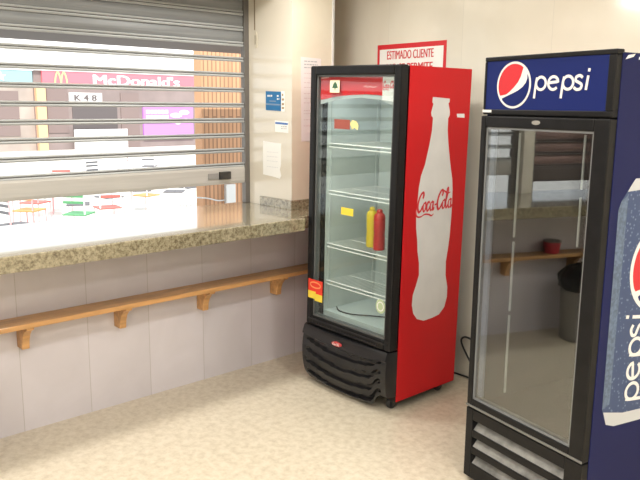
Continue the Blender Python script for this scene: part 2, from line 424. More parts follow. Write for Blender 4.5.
# pull strap and key box on the jamb of the pier
tag(box('shutter_strap', mat('brown_strap', (.22, .17, .11), .8), None, (-.252, -.244, PY-.004, PY-.0005, 2.25, 2.5)), 'thin brown pull strap hanging beside the roller shutter', 'strap')
t = thing('strap_guide', 'small oval grey plate below the brown strap beside the shutter', 'plate', (-.236, PY, 2.185))
bm = new_bm(); add_prism(bm, arc(0, 0, .020, .055, 0, 360, 20)[:-1], lambda a, b, d: (a, -d, b), .0005, .006); obj('cover_plate', bm, mat('aged_plate', (.55, .50, .40), .5), t, .001)
bm = new_bm(); add_box(bm, -.006, .006, -.0085, -.006, -.03, .03); obj('slot', bm, mat('aged_slot', (.36, .32, .25), .6), t)
t = thing('wall_hook', 'tiny dark hook high on the pillar face at the top of the picture', 'hook', (-.035, PY, 2.485))
bm = new_bm(); add_lathe(bm, [(.014, -.0005), (.014, -.006), (.006, -.008)], axis='y', seg=16); obj('hook_base', bm, steel_d, t)
bm = new_bm(); add_tube(bm, smooth_path([(0, -.006, 0), (0, -.022, -.004), (0, -.028, -.02), (0, -.018, -.028)], 4), .004); obj('hook_arm', bm, steel_d, t)

# ================================================================ NOTICES
def jam(a, b, d): return (a, PY-d, b)
def face(a, b, d): return (PX+d, a, b)
def sheet(name, pts, fn, m_, label, cat='notice', d=.001):
    """base Empty at the sheet's centre, returns it and a function to place marks in it"""
    cx = sum(p[0] for p in pts)/len(pts); cz = min(p[1] for p in pts)
    loc = Vector(fn(cx, cz, 0)); t = thing(name, label, cat, loc)
    def rel(a, b, dd): return Vector(fn(a, b, dd))-loc
    bm = new_bm(); add_prism(bm, pts, rel, .0003, d); obj('sheet', bm, m_, t)
    return t, (lambda a, b, dd: rel(a, b, dd+d))
def rows(t, rel, x0, x1, zs, h, m_, name='printed_lines'):
    bm = new_bm()
    for i, z in enumerate(zs):
        x = x0
        while x < x1-.004:
            l = random.uniform(.01, .028); e = min(x+l, x1)
            poly(bm, [(x, z), (e, z), (e, z+h), (x, z+h)], rel, .0006); x = e+.005
    obj(name, bm, m_, t)
t, rel = sheet('blue_sign', [(-.130, 1.722), (.028, 1.717), (.028, 1.842), (-.130, 1.847)], jam, ink_blue, 'small blue sign with white writing on the side of the pillar', 'sign', .003)
rows(t, rel, -.11, -.06, [1.81], .012, white_ink, 'white_writing'); rows(t, rel, -.01, .015, [1.79, 1.81], .01, white_ink, 'white_writing')
bm = new_bm(); poly(bm, [(-.130, 1.757), (.028, 1.752), (.028, 1.762), (-.130, 1.767)], rel); poly(bm, [(-.09, 1.778), (-.02, 1.776), (-.02, 1.784), (-.09, 1.786)], rel); obj('white_stripe', bm, cyan_pr, t)
t, rel = sheet('side_label', [(.032, 1.715), (.066, 1.714), (.066, 1.845), (.032, 1.846)], jam, paper, 'narrow cream label with tiny symbols right beside the small blue sign', 'label')
rows(t, rel, .04, .06, [1.73, 1.755, 1.785, 1.815], .014, mat('brown_ink', (.36, .25, .14), .7), 'printed_symbols')
t, rel = sheet('white_sticker', [(-.035, 1.580), (.105, 1.575), (.105, 1.650), (-.035, 1.655)], jam, paper, 'little white sticker with a blue stripe below the blue sign', 'sticker')
bm = new_bm(); poly(bm, [(-.03, 1.632), (.10, 1.628), (.10, 1.640), (-.03, 1.646)], rel); obj('blue_stripe', bm, mat('mid_blue_print', (.08, .18, .45), .5), t)
rows(t, rel, .03, .09, [1.60, 1.613], .006, ink_grey)
pts = [(-.165, 1.285), (-.05, 1.277), (.018, 1.268), (.030, 1.292), (.018, 1.33), (.030, 1.37), (.026, 1.42), (.030, 1.505), (-.06, 1.508), (-.165, 1.515)]
t, rel = sheet('paper_notice', pts, jam, paper, 'torn-edged white paper notice low on the side of the pillar', 'notice')
rows(t, rel, -.12, .0, [1.44, 1.41, 1.38, 1.34], .004, mat('pale_ink', (.66, .66, .66), .7), 'faint_lines')
t, rel = sheet('paper_notice', [(.030, 1.52), (.200, 1.52), (.200, 2.060), (.022, 2.065)], face, mat('pinkish_paper', (.78, .73, .72), .7), 'tall printed white sheet on the pillar, partly behind the red cooler', 'notice')
rows(t, rel, .05, .17, [2.035, 2.015, 1.995], .007, ink_grey); rows(t, rel, .05, .17, [1.96, 1.93, 1.90, 1.87, 1.83, 1.80, 1.77, 1.72, 1.70, 1.66, 1.62], .0035, mat('faint_red_ink', (.62, .50, .50), .7), 'faint_lines')

# poster on the back wall
def bw(a, b, d): return (a, YB-d, b)
X0, X1, ZT, ZB = .212, .811, 2.170, 1.74
t, rel = sheet('red_bordered_poster', [(X0, ZB), (X1, ZB+.004), (X1, ZT+.004), (X0, ZT)], bw, red_print, 'white poster with red border and red lettering on the back wall behind the coolers', 'poster', .003)
bm = new_bm(); poly(bm, [(X0+.022, ZB+.03), (X1-.022, ZB+.034), (X1-.022, ZT-.028), (X0+.022, ZT-.032)], rel, .0004); obj('white_panel', bm, paper, t)
bm = text_bm('ESTIMADO CLIENTE', .056, .405, lambda a, b, d: rel(.305+a, 2.070+b+a*.007, d+.0006), bold=.034); obj('lettering', bm, red_print, t)
bm = text_bm('NO SE PERMITE', .056, .40, lambda a, b, d: rel(.305+a, 1.985+b+a*.007, d+.0006), bold=.034); obj('lettering', bm, red_print, t)

# ================================================================ RED COOLER
KW, KD, KH = .725, .607, 1.98
t = thing('drinks_cooler', 'tall red glass-door drinks cooler with a silver bottle printed on its side', 'cooler', (.437, -.186, 0), R(-.71))
t.rotation_euler = (0, R(.9), R(-.71))
DV = .073
# outer shell (open front), red side panels, liner
bm = new_bm()
add_box(bm, .002, .022, DV, KD, .07, 1.982); add_box(bm, KW-.022, KW-.002, DV, KD, .07, 1.982)
add_box(bm, .022, KW-.022, KD-.03, KD, .07, 1.982); add_box(bm, .022, KW-.022, DV, KD-.03, 1.935, 1.982); add_box(bm, .022, KW-.022, DV, KD-.03, .07, .435)
add_box(bm, .022, .045, DV, DV+.03, .435, 1.935); add_box(bm, KW-.045, KW-.022, DV, DV+.03, .435, 1.935)
obj('cabinet', bm, black_pl, t)
bm = new_bm(); add_box(bm, .046, .050, DV+.032, KD-.031, .436, 1.934); add_box(bm, KW-.050, KW-.046, DV+.032, KD-.031, .436, 1.934)
add_box(bm, .050, KW-.050, KD-.038, KD-.031, .436, 1.934); add_box(bm, .050, KW-.050, DV+.032, KD-.038, .436, .470); add_box(bm, .050, KW-.050, DV+.032, KD-.038, 1.90, 1.934)
liner = obj('liner', bm, liner_m, t)
bm = new_bm()
for u in (.25, .50): add_box(bm, u-.003, u+.003, KD-.040, KD-.038, .47, 1.90)
obj('liner_groove', bm, mat('liner_groove_grey', (.33, .38, .38), .5), liner)
for s in (0, 1):
    bm = new_bm()
    if s: add_box(bm, KW-.002, KW+.004, DV-.002, KD, .075, 1.984)
    else: add_box(bm, -.004, .002, DV-.002, KD, .075, 1.984)
    sp_ = obj('side_panel', bm, red_wrap, t, .002); sp_['label'] = 'glossy red side panel'
def ks(a, b, d): return (KW+.0045+d, a, b)
L_ = [(.264, 1.822), (.262, 1.792), (.272, 1.785), (.256, 1.737), (.26, 1.718), (.274, 1.708), (.271, 1.639), (.256, 1.565), (.225, 1.450), (.196, 1.39), (.182, 1.325), (.175, 1.231), (.17, 1.174), (.175, 1.096), (.19, 1.019), (.196, .958), (.214, .887), (.219, .817), (.198, .76), (.173, .704), (.169, .645), (.185, .591), (.22, .552), (.282, .53)]
R_ = [(.359, .533), (.421, .542), (.469, .58), (.489, .64), (.487, .703), (.464, .78), (.460, .863), (.475, .953), (.483, 1.024), (.487, 1.124), (.488, 1.205), (.485, 1.294), (.477, 1.354), (.46, 1.410), (.445, 1.468), (.423, 1.561), (.410, 1.637), (.409, 1.704), (.421, 1.722), (.42, 1.746), (.404, 1.788), (.413, 1.795), (.414, 1.814)]
bm = new_bm(); poly(bm, L_+R_, ks); pr_ = obj('bottle_print', bm, silver_wrap, t); pr_['label'] = 'silver bottle silhouette'
def ks_t(a, b, d): return ks(.166+a, 1.150+b+.02*a, d+.0008)
obj('script_lettering', cola_script(.325, .150, ks_t, 1.25), red_print, t)
bm = new_bm(); poly(bm, [(.490, 1.710), (.560, 1.706), (.556, 1.730), (.484, 1.730)], ks); obj('white_tag', bm, white_ink, t)
fl = bpy.data.lights.new('cooler_fill_light', 'AREA'); fl.shape = 'RECTANGLE'; fl.size = .5; fl.size_y = .03; fl.energy = 1.3; fl.color = (.95, 1, .98)  # added fill light without a fixture, evens out the cooler interior
flo = bpy.data.objects.new('cooler_fill_light', fl); COL.objects.link(flo); flo.parent = t; flo.location = (KW/2, .13, 1.895); flo.rotation_euler = (R(25), 0, 0)
# door
DT = KH+.008; DB = .392; ST = .048
bm = new_bm()
add_box(bm, 0, ST, 0, .066, DB, DT); add_box(bm, KW-ST, KW, 0, .066, DB, DT)
add_box(bm, ST, KW-ST, 0, .066, DT-.053, DT); add_box(bm, ST, KW-ST, .0, .066, DB, DB+.058)
dr = obj('door', bm, black_pl, t, .010, bseg=3)
bm = new_bm()
for (a, b, c, d) in ((ST, ST+.012, DB+.058, DT-.053), (KW-ST-.012, KW-ST, DB+.058, DT-.053), (ST, KW-ST, DB+.058, DB+.070), (ST, KW-ST, DT-.063, DT-.053)):
    add_box(bm, a, b, .014, .05, c, d)
obj('door_gasket', bm, mat('grey_gasket', (.10, .105, .105), .5), dr)
coke_glass = glass('cooler_door_glass', .0, (.95, .98, .97), mul=.07)
bm = new_bm(); add_box(bm, ST-.004, KW-ST+.004, .020, .024, DB+.054, DT-.041); obj('door_glass', bm, coke_glass, dr)
bm = new_bm(); add_box(bm, .10, KW-.10, -.006, .0, DB+.012, DB+.02); add_box(bm, .02, KW-.02, -.004, .0, DB+.036, DB+.044); obj('sill_ridges', bm, black_mt, dr)
# header strip seen behind the glass
def kf(a, b, d): return (a, .034-d, b)
bm = new_bm(); poly(bm, [(.060, 1.792)]+[(.1, 1.797), (.2, 1.812), (.32, 1.823), (.44, 1.828), (.53, 1.826)]+[(.565, 1.822), (.565, 1.924), (.060, 1.924)], kf)
hd = obj('header_strip', bm, red_wrap, dr); hd['label'] = 'red printed strip across the top of the glass'
bm = new_bm(); poly(bm, [(.565, 1.80), (.665, 1.79), (.665, 1.924), (.565, 1.924)], kf); obj('header_patch', bm, silver_wrap, dr)
bm = new_bm(); poly(bm, [(.060, 1.765), (.20, 1.795), (.40, 1.81), (.55, 1.80), (.665, 1.765), (.665, 1.79), (.565, 1.82), (.44, 1.826), (.32, 1.821), (.2, 1.81), (.06, 1.79)], kf, 0); obj('header_curve', bm, mat('grey_print', (.34, .37, .37), .4), dr)
obj('script_lettering', cola_script(.098, .052, lambda a, b, d: kf(.568+a, 1.852+b, d+.001), 1.35), red_print, dr)
bm = new_bm(); stroke(bm, [(.42, 1.868), (.44, 1.875), (.45, 1.866), (.47, 1.873), (.49, 1.867), (.52, 1.872)], kf, .006, d=.0012); obj('pale_writing', bm, mat('pale_pink_ink', (.70, .35, .33), .5), dr)
bm = new_bm(); stroke(bm, [(.065, 1.918), (.13, 1.922)], kf, .007, d=.0012); obj('pale_writing', bm, mat('pale_pink_ink', (.70, .35, .33), .5), dr)
# stickers on the glass
def kg(a, b, d): return (a, .0195-d, b)
def sticker(pts, m_, name, lab):
    bm = new_bm(); poly(bm, pts, kg, .0006); s = obj(name, bm, m_, dr); s['label'] = lab; return s
s = sticker([(.155, 1.835), (.238, 1.835), (.238, 1.905), (.155, 1.905)], mat('cream_sticker', (.72, .70, .50), .5), 'energy_sticker', 'cream sticker with a dark green tree')
bm = new_bm(); poly(bm, [(.197, 1.848), (.203, 1.848), (.203, 1.860), (.225, 1.862), (.214, 1.885), (.200, 1.898), (.186, 1.885), (.175, 1.862), (.197, 1.860)], kg, .0014); obj('tree_mark', bm, mat('dark_green_ink', (.03, .10, .05), .5), s)
sticker([(.200, 1.628), (.332, 1.628), (.332, 1.683), (.200, 1.683)], mat('brown_red_sticker', (.30, .07, .05), .5), 'price_sticker', 'small dark red sticker')
sticker([(.332, 1.662), (.35, 1.683), (.385, 1.677), (.402, 1.655), (.396, 1.628), (.37, 1.640), (.35, 1.630)], mat('pale_yellow_sticker', (.80, .68, .28), .5), 'round_sticker', 'small pale yellow sticker')
sticker([(.278, 1.128), (.381, 1.128), (.381, 1.172), (.278, 1.172)], yel_st, 'yellow_sticker', 'small yellow sticker')
s = sticker(arc(.625, .640, .038, .042, 0, 360, 20)[:-1], mat('pale_green_sticker', (.42, .52, .32), .5), 'round_sticker', 'pale green round sticker')
bm = new_bm(); stroke(bm, arc(.625, .640, .024, .026, 0, 360, 20)[:-1], kg, .006, closed=True, raw=True, d=.0012); obj('ring_mark', bm, white_ink, s)
# red and yellow label straddling stile and glass
bm = new_bm(); add_box(bm, .018, .150, -.0012, -.0004, .600, .688); s = obj('offer_label', bm, mat('bright_red_print', (.75, .04, .02), .5), dr); s['label'] = 'red and yellow square label'
bm = new_bm(); add_box(bm, .018, .088, -.0020, -.0012, .565, .612); add_box(bm, .080, .150, -.0020, -.0012, .555, .600); obj('yellow_patch', bm, yel_st, s)
bm = new_bm(); stroke(bm, arc(.085, .655, .048, .018, 0, 360, 18)[:-1], lambda a, b, d: (a, -.0012-d, b), .009, closed=True, raw=True); obj('oval_mark', bm, mat('orange_print', (.85, .30, .12), .5), s)
# shelves
for i, z in enumerate((1.53, 1.24, .905, .665)):
    bm = new_bm()
    v0, v1 = DV+.045, KD-.06
    for zz in (z, z-.022): add_tube(bm, [(.056, v0, zz), (KW-.056, v0, zz)], .004, 6)
    for vv in ((v0+v1)/2, v1): add_tube(bm, [(.056, vv, z-.006), (KW-.056, vv, z-.006)], .003, 6)
    for k in range(25):
        u = .06+k*(KW-.12)/24
        add_tube(bm, [(u, v0, z), (u, v1, z)], .0016, 4)
    obj('wire_shelf', bm, wire_m, t)
bm = new_bm()
for u in (.053, KW-.053):
    for v in (DV+.06, KD-.07): add_box(bm, u-.003, u+.003, v, v+.012, .48, 1.88)
obj('shelf_rails', bm, mat('rail_grey', (.45, .50, .50), .4), t)
# curved ribbed base
bm = new_bm(); nu, nz = 40, 44; G = []
for j in range(nz+1):
    z = .035+(.385-.035)*j/nz; row = []
    zz = (z-.035)/.35
    for i in range(nu+1):
        u = i/nu
        lift = .075*max(0, min(1, (u-.84)/.05)) + .02*max(0, min(1, (.08-u)/.05))
        bul = .030*math.sin(math.pi*min(max(zz, 0), 1))**.6 + .030*math.sin(math.pi*u)
        if zz > .80: bul += .012
        e = min(u, 1-u)
        rib = 0
        if .02 < zz < .80 and .07 < u < .93:
            ph = (zz*4.7 + .5*math.sin(math.pi*u)) % 1
            rib = -.022*(1 if ph > .62 else 0)*min(1, (e-.07)/.03)
        v = .02-bul-rib
        wd = KW+.032+.012*math.sin(math.pi*zz)
        row.append(bm.verts.new((KW/2-.016+(u-.5)*wd, v if e > 0 else .05, z+lift*(1-zz))))
    G.append(row)
for j in range(nz):
    for i in range(nu): bm.faces.new((G[j][i], G[j][i+1], G[j+1][i+1], G[j+1][i]))
# close the back of the moulding
Bk = [[bm.verts.new((0 if s == 0 else KW, .072, (.035 if s == 0 else .11)+(.35 if s == 0 else .275)*j/nz)) for j in range(nz+1)] for s in (0, 1)]
for j in range(nz):
    bm.faces.new((Bk[0][j], G[j][0], G[j+1][0], Bk[0][j+1])); bm.faces.new((G[j][nu], Bk[1][j], Bk[1][j+1], G[j+1][nu]))
bm.faces.new([Bk[0][0]]+[Bk[1][0]]+G[0][::-1]); bm.faces.new([Bk[0][nz]]+G[nz]+[Bk[1][nz]])
gr = obj('base_grille', bm, black_mt, t, 0, smooth=True); gr['label'] = 'bulging black ribbed plastic base'
def kb(a, b, d): return (a, -.0585-d, b)
bm = new_bm(); add_prism(bm, arc(.345, .352, .040, .013, 0, 360, 20)[:-1], kb, -.012, .0); bdg = obj('badge', bm, mat('red_badge', (.50, .06, .06), .4), gr); bdg['label'] = 'small red oval badge'
obj('script_lettering', cola_script(.060, .018, lambda a, b, d: kb(.315+a, .343+b, d+.0008), 1.2), white_ink, bdg)
# casters
for (u, v) in ((.055, .10), (KW-.06, .10), (.055, KD-.08), (KW-.06, KD-.08)):
    bm = new_bm(); add_lathe(bm, [(.031, -.013), (.034, -.008), (.034, .008), (.031, .013)], (u, v, .034+(u)*math.sin(R(.9))), axis='x')
    c = obj('caster', bm, rubber, t, 0, smooth=True)
    bm = new_bm(); add_box(bm, u-.020, u+.020, v-.018, v+.022, .055, .072); add_box(bm, u-.020, u-.016, v-.012, v+.012, .03, .058); add_box(bm, u+.016, u+.020, v-.012, v+.012, .03, .058); obj('caster_fork', bm, steel_d, c)
cooler = t
KM = Matrix.Translation((.437, -.186, 0)) @ Matrix.Rotation(R(-.71), 4, 'Z') @ Matrix.Rotation(R(.9), 4, 'Y')
def kw_(u, v, z): return KM @ Vector((u, v, z))

# things inside the red cooler
def sauce(u, v, m_, label):
    p = kw_(u, v, .907)
    tt = thing('sauce_bottle', label, 'bottle', p, 0, 'squeeze bottles in the red cooler')
    bm = new_bm(); add_lathe(bm, [(.030, 0), (.035, .004), (.035, .07), (.033, .10), (.035, .13), (.035, .200), (.030, .216), (.020, .226), (.012, .229)], seg=28); obj('body', bm, m_, tt, 0, smooth=True)
    bm = new_bm(); add_lathe(bm, [(.018, .228), (.018, .238), (.014, .246), (.006, .250)], seg=20); obj('nozzle', bm, m_, tt, 0, smooth=True)
sauce(.402, .225, ketchup, 'red ketchup squeeze bottle on the third shelf of the red cooler')
sauce(.312, .255, yellow_m, 'yellow mustard squeeze bottle beside the red one in the red cooler')
bm = new_bm(); add_tube(bm, [kw_(*p) for p in [tuple(q) for q in smooth_path([(.07, .20, .475), (.15, .15, .476), (.25, .16, .476), (.36, .24, .476), (.43, .28, .476), (.50, .24, .476), (.58, .15, .476), (.64, .12, .476)], 6)]], .0045, 6)
tag(obj('loose_cable', bm, rubber, None, 0, True), 'thin black cable lying on the floor of the red cooler', 'cable')

# power cord behind the red cooler
bm = new_bm(); add_tube(bm, smooth_path([(.98, .60, .02), (1.02, .635, .010), (1.09, .64, .008), (1.16, .64, .010), (1.185, .645, .045), (1.12, .65, .12), (1.06, .652, .20), (1.045, .652, .245), (1.075, .652, .27), (1.13, .652, .262), (1.19, .652, .22), (1.24, .652, .12), (1.26, .652, .02), (1.34, .64, .008)], 6), .0065, 8)
tag(obj('power_cord', bm, rubber, None, 0, True), 'black power cord looping against the wall between the two coolers', 'cord')

# ================================================================ BLUE COOLER
PW, PD, PH = .669, .70, 1.971
t = thing('drinks_cooler', 'tall navy blue glass-door drinks cooler with a round emblem sign on top', 'cooler', (1.884, -.418, 0), R(-11.725))
bm = new_bm()
add_box(bm, 0.002, .03, .03, PD, .06, 1.96); add_box(bm, PW-.03, PW-.002, .03, PD, .06, 1.96)
add_box(bm, .03, PW-.03, PD-.03, PD, .06, 1.96); add_box(bm, .03, PW-.03, .03, PD-.03, 1.70, 1.96); add_box(bm, .03, PW-.03, .05, PD-.03, .06, .39)
obj('cabinet', bm, black_pl, t)
for s in (0, 1):
    bm = new_bm()
    if s: add_box(bm, PW-.002, PW+.003, .018, PD, .07, 1.958)
    else: add_box(bm, -.003, .002, .018, PD, .07, 1.958)
    o = obj('side_panel', bm, blue_wrap, t, .0015); o['label'] = 'navy blue wrapped side panel'
bm = new_bm(); add_box(bm, .031, .035, .06, PD-.031, .391, 1.699); add_box(bm, PW-.035, PW-.031, .06, PD-.031, .391, 1.699); add_box(bm, .035, PW-.035, PD-.036, PD-.031, .391, 1.699)
obj('liner', bm, mat('dark_cooler_liner', (.03, .028, .026), .5), t)
# header sign box
bm = new_bm(); add_box(bm, 0, PW, -.012, .030, 1.952, PH); add_box(bm, 0, PW, -.012, .030, 1.728, 1.750)
add_box(bm, 0, .012, -.012, .030, 1.750, 1.952); add_box(bm, PW-.034, PW, -.012, .030, 1.750, 1.952)
add_box(bm, PW-.02, PW+.004, -.012, .020, .07, 1.952) if False else None
hd = obj('header_frame', bm, black_pl, t, .004)
bm = new_bm(); add_box(bm, .012, PW-.034, -.008, .03, 1.750, 1.952); sg = obj('header_sign', bm, blue_sign, t); sg['label'] = 'navy blue sign with round red, white and blue emblem'
def pf(a, b, d): return (a, -.008-d, b)
globe_parts(sg, .172, 1.851, .096, pf)
obj('brand_lettering', pepsi_word(.0595, .0590, lambda a, b, d: pf(.284+a, 1.826+b-.00*a, d), .19), white_ink, sg)
bm = new_bm(); poly(bm, [(.0, 1.737), (.055, 1.737), (.055, 1.748), (.0, 1.748)], lambda a, b, d: (a, -.013-d, b)); obj('tape_strip', bm, white_ink, hd)
# door
z0, z1 = .372, 1.722; sl, sr = .030, .070
bm = new_bm()
add_box(bm, 0, sl, -.02, .030, z0, z1); add_box(bm, PW-sr, PW, -.02, .030, z0, z1)
add_box(bm, sl, PW-sr, -.02, .030, z1-.048, z1); add_box(bm, sl, PW-sr, -.02, .030, z0, z0+.040)
dr = obj('door', bm, black_pl, t, .005)
bm = new_bm()
for (a, b, c, d) in ((sl, sl+.010, z0+.04, z1-.048), (PW-sr-.008, PW-sr, z0+.04, z1-.048), (sl, PW-sr, z0+.04, z0+.050), (sl, PW-sr, z1-.056, z1-.048)): add_box(bm, a, b, -.012, .02, c, d)
obj('door_gasket', bm, mat('pale_grey_gasket', (.20, .21, .22), .4), dr)
pepsi_glass = glass('blue_cooler_glass', .065, (.75, .77, .77), haze=.0, mul=.25)
bm = new_bm(); add_box(bm, sl, PW-sr, -.010, -.006, z0+.04, z1-.048); obj('door_glass', bm, pepsi_glass, dr)
bm = new_bm(); add_box(bm, sl+.012, sl+.040, .005, .018, z0+.055, z1-.06); o = obj('light_strip', bm, mat('pale_blue_diffuser', (.42, .47, .60), .35), dr); o['label'] = 'pale bluish strip along the left edge'
bm = new_bm()
for (a, b) in ((.50, .86), (.88, 1.19), (1.21, 1.655)): add_box(bm, .200, .208, .010, .016, a, b)
obj('shelf_rail', bm, wire_m, dr)
bm = new_bm()
for (a, b) in ((1.225, 1.42), (1.45, 1.66)): add_box(bm, .535, .542, .010, .016, a, b)
obj('shelf_rail', bm, wire_m, dr)
bm = new_bm(); add_prism(bm, arc(.318, 1.700, .022, .009, 0, 360, 16)[:-1], lambda a, b, d: (a, -.02-d, b), .0, .002); obj('maker_badge', bm, mat('dull_silver', (.35, .34, .32), .5, metal=.4), dr)
bm = new_bm(); add_box(bm, .0, PW, -.024, -.02, z0+.002, z0+.012); obj('door_lip', bm, mat('grey_edge', (.16, .16, .155), .4), dr)
# louvred base
bm = new_bm()
add_box(bm, 0, .045, -.02, .05, .02, .366); add_box(bm, PW-.085, PW, -.02, .05, .02, .366)
ZS = [(.262, .312), (.178, .228), (.094, .144)]
zz = [.366]+[v for a, b in ZS for v in (b, a)]+[.02]
for i in range(0, len(zz), 2): add_box(bm, .045, PW-.085, -.02, .05, zz[i+1], zz[i])
bs = obj('base_grille', bm, black_pl, t, .003)
for a, b in ZS:
    bm = new_bm(); add_prism(bm, [(-.012, a), (.034, b), (.040, b), (.040, a-.0)], lambda p, q_, d: (d, p, q_), .046, PW-.086)
    o = obj('louvre', bm, mat('dusty_grey_plastic', (.32, .32, .31), .7, noise=.5, nscale=14), bs); o['label'] = 'dusty grey louvre'
for (u, v) in ((.07, .06), (PW-.07, .06), (.07, PD-.08), (PW-.07, PD-.08)):
    bm = new_bm(); add_lathe(bm, [(.024, 0), (.024, .008), (.010, .014), (.010, .062)], (u, v, 0)); obj('foot', bm, rubber, t, 0, True)
# can on the side
def ps(a, b, d): return (PW+.003+d, a, b)
CL = [(.150, 1.500), (.130, 1.478), (.078, 1.418), (.064, 1.385), (.070, .585), (.085, .545), (.100, .515), (.150, .498)]
CR = [(2*.335-a, b) for a, b in reversed(CL)]
can_m = bpy.data.materials.new('printed_can_blue'); can_m.use_nodes = True
nt = can_m.node_tree; b_ = nt.nodes['Principled BSDF']; b_.inputs['Roughness'].default_value = .35
tc = nt.nodes.new('ShaderNodeTexCoord'); vo = nt.nodes.new('ShaderNodeTexVoronoi'); vo.inputs['Scale'].default_value = 55; vo.inputs['Randomness'].default_value = 1
nt.links.new(tc.outputs['Object'], vo.inputs['Vector'])
rp = nt.nodes.new('ShaderNodeValToRGB'); e = rp.color_ramp.elements; e[0].position = .12; e[0].color = (.16, .22, .34, 1); e[1].position = .32; e[1].color = (.035, .065, .165, 1)
nt.links.new(vo.outputs['Distance'], rp.inputs[0]); nt.links.new(rp.outputs[0], b_.inputs['Base Color'])
bm = new_bm(); poly(bm, CL+CR, ps); can = obj('can_print', bm, can_m, t); can['label'] = 'printed blue drink can with droplets'
bm = new_bm(); poly(bm, [(.064, 1.385), (.078, 1.418), (.115, 1.44), (.112, .60), (.070, .585)], ps, .0010); obj('can_edge_print', bm, mat('light_can_edge', (.13, .19, .30), .4, noise=.4, nscale=60), can)
bm = new_bm(); poly(bm, [(.606, 1.385), (.592, 1.418), (.555, 1.44), (.558, .60), (.600, .585)], ps, .0010); obj('can_edge_print', bm, mat('light_can_edge', (.13, .19, .30), .4, noise=.4, nscale=60), can)
bm = new_bm(); poly(bm, [(.078, .572), (.20, .545), (.335, .538), (.47, .545), (.592, .572), (.57, .515), (.52, .498), (.335, .49), (.150, .498), (.100, .515)], ps, .0010); obj('can_rim_print', bm, mat('silver_can_print', (.55, .57, .60), .35), can)
bm = new_bm(); poly(bm, [(.110, 1.452), (.130, 1.478), (.150, 1.500), (.52, 1.50), (.54, 1.478), (.56, 1.452), (.335, 1.462)], ps, .0010)
obj('can_rim_print', bm, mat('silver_can_print', (.55, .57, .60), .35), can)
globe_parts(can, .350, 1.135, .185, lambda a, b, d: ps(a, b, d+.001))
obj('brand_lettering', pepsi_word(.083, .092, lambda a, b, d: ps(.290-b, .580+a, d+.001), .17), white_ink, can)
bm = new_bm(); poly(bm, [(.030, 1.934), (.075, 1.945), (.085, 1.956), (.045, 1.950)], ps); poly(bm, [(.105, 1.935), (.125, 1.94), (.125, 1.95), (.105, 1.945)], ps); obj('tape_scrap', bm, white_ink, t)

# ================================================================ THINGS SEEN MIRRORED IN THE BLUE COOLER'S GLASS
tt = thing('waste_bin', 'grey cylindrical bin with a black bag, mirrored in the blue cooler glass', 'bin', (.27, -2.37, 0))
bm = new_bm(); add_lathe(bm, [(.15, 0), (.155, .01), (.17, .46), (.178, .47), (.178, .49), (.16, .49), (.15, .40), (.02, .39)], seg=32); obj('bin_body', bm, mat('grey_bin_plastic', (.30, .29, .28), .45), tt, 0, True)
bm = new_bm()
for k in range(28):
    pass
add_lathe(bm, [(.181, .40), (.186, .44), (.190, .497), (.165, .515), (.12, .56), (.07, .575), (.02, .60)], seg=22)
for v in bm.verts: v.co += Vector((random.uniform(-1, 1), random.uniform(-1, 1), random.uniform(-1, 1)))*.009
obj('bin_bag', bm, mat('black_bag', (.015, .015, .016), .3), tt)
tt = thing('plastic_tub', 'red plastic tub on the pine ledge, mirrored in the blue cooler glass', 'tub', (.08, -2.20, .647))
bm = new_bm(); add_lathe(bm, [(.055, 0), (.058, .004), (.068, .085), (.068, .09), (.06, .09)], seg=24); obj('tub_body', bm, mat('tub_red', (.5, .03, .05), .4), tt, 0, True)
bm = new_bm(); add_lathe(bm, [(.070, .088), (.071, .098), (.06, .102)], seg=24); obj('tub_lid', bm, mat('tub_lid_grey', (.18, .17, .17), .5), tt, 0, True)

# ceiling lamps (outside the frame, they light the room)
lamp_d = bpy.data.lights.new('lamp_light', 'AREA'); lamp_d.shape = 'DISK'; lamp_d.size = .34; lamp_d.energy = LAMP_POWER; lamp_d.color = (1, .965, .905)
rim_bm = new_bm(); add_lathe(rim_bm, [(.18, 0), (.22, 0), (.225, -.01), (.18, -.02)], seg=32); rim0 = None
for (x, y) in LAMPS:
    tt = thing('ceiling_light', 'round recessed ceiling lamp above the room, outside the picture', 'lamp', (x, y, 2.75), 0, 'recessed ceiling lamps')
    if rim0 is None: rim0 = obj('lamp_rim', rim_bm, white_pl, tt)
    else:
        r1 = rim0.copy(); COL.objects.link(r1); r1.parent = tt
    lo_ = bpy.data.objects.new('lamp_light', lamp_d); COL.objects.link(lo_); lo_.parent = tt; lo_.location = (0, 0, -.03)

# ================================================================ OUTSIDE
GZ = -.5
paving = mat('pale_paving', (.62, .60, .56), .8, noise=.12, nscale=2)
o = box('plaza_ground', paving, None, (-70, -.62, -40, 60, GZ-.2, GZ)); struct(o)
FX = -30
def fc(a, b, d): return (FX+d, a, b)
t = thing('restaurant_building', 'fast food restaurant front with red sign across the plaza, seen through the shutter', 'building', (FX, 14, GZ))
def rb(x0, x1, y0, y1, z0, z1): return (x0, x1, y0-14, y1-14, z0-GZ, z1-GZ)
o_w = mat('shopfront_wall', (.26, .21, .20), .8, noise=.2, nscale=.6)
box('wall', o_w, t, rb(-.5, 0, 10.02, 19.2, GZ, 4.2))
box('fascia', mat('white_fascia', (.85, .85, .84), .7), t, rb(-.6, .15, 10.02, 19.2, 3.15, 6.0))
sb = box('sign_board', mat('red_sign_board', (.72, .16, .20), .6), t, rb(0, .12, 10.4, 18.6, 2.52, 3.15)); sb['label'] = 'long red sign board'
def rf(a, b, d): return (.12+d, a-14, b-GZ)
obj('lettering', text_bm("McDonald's", .50, 4.75, lambda a, b, d: rf(12.89+a, 2.56+b, d+.01), bold=.03), mat('white_sign_letters', (.9, .9, .9), .5), sb)
bm = new_bm()
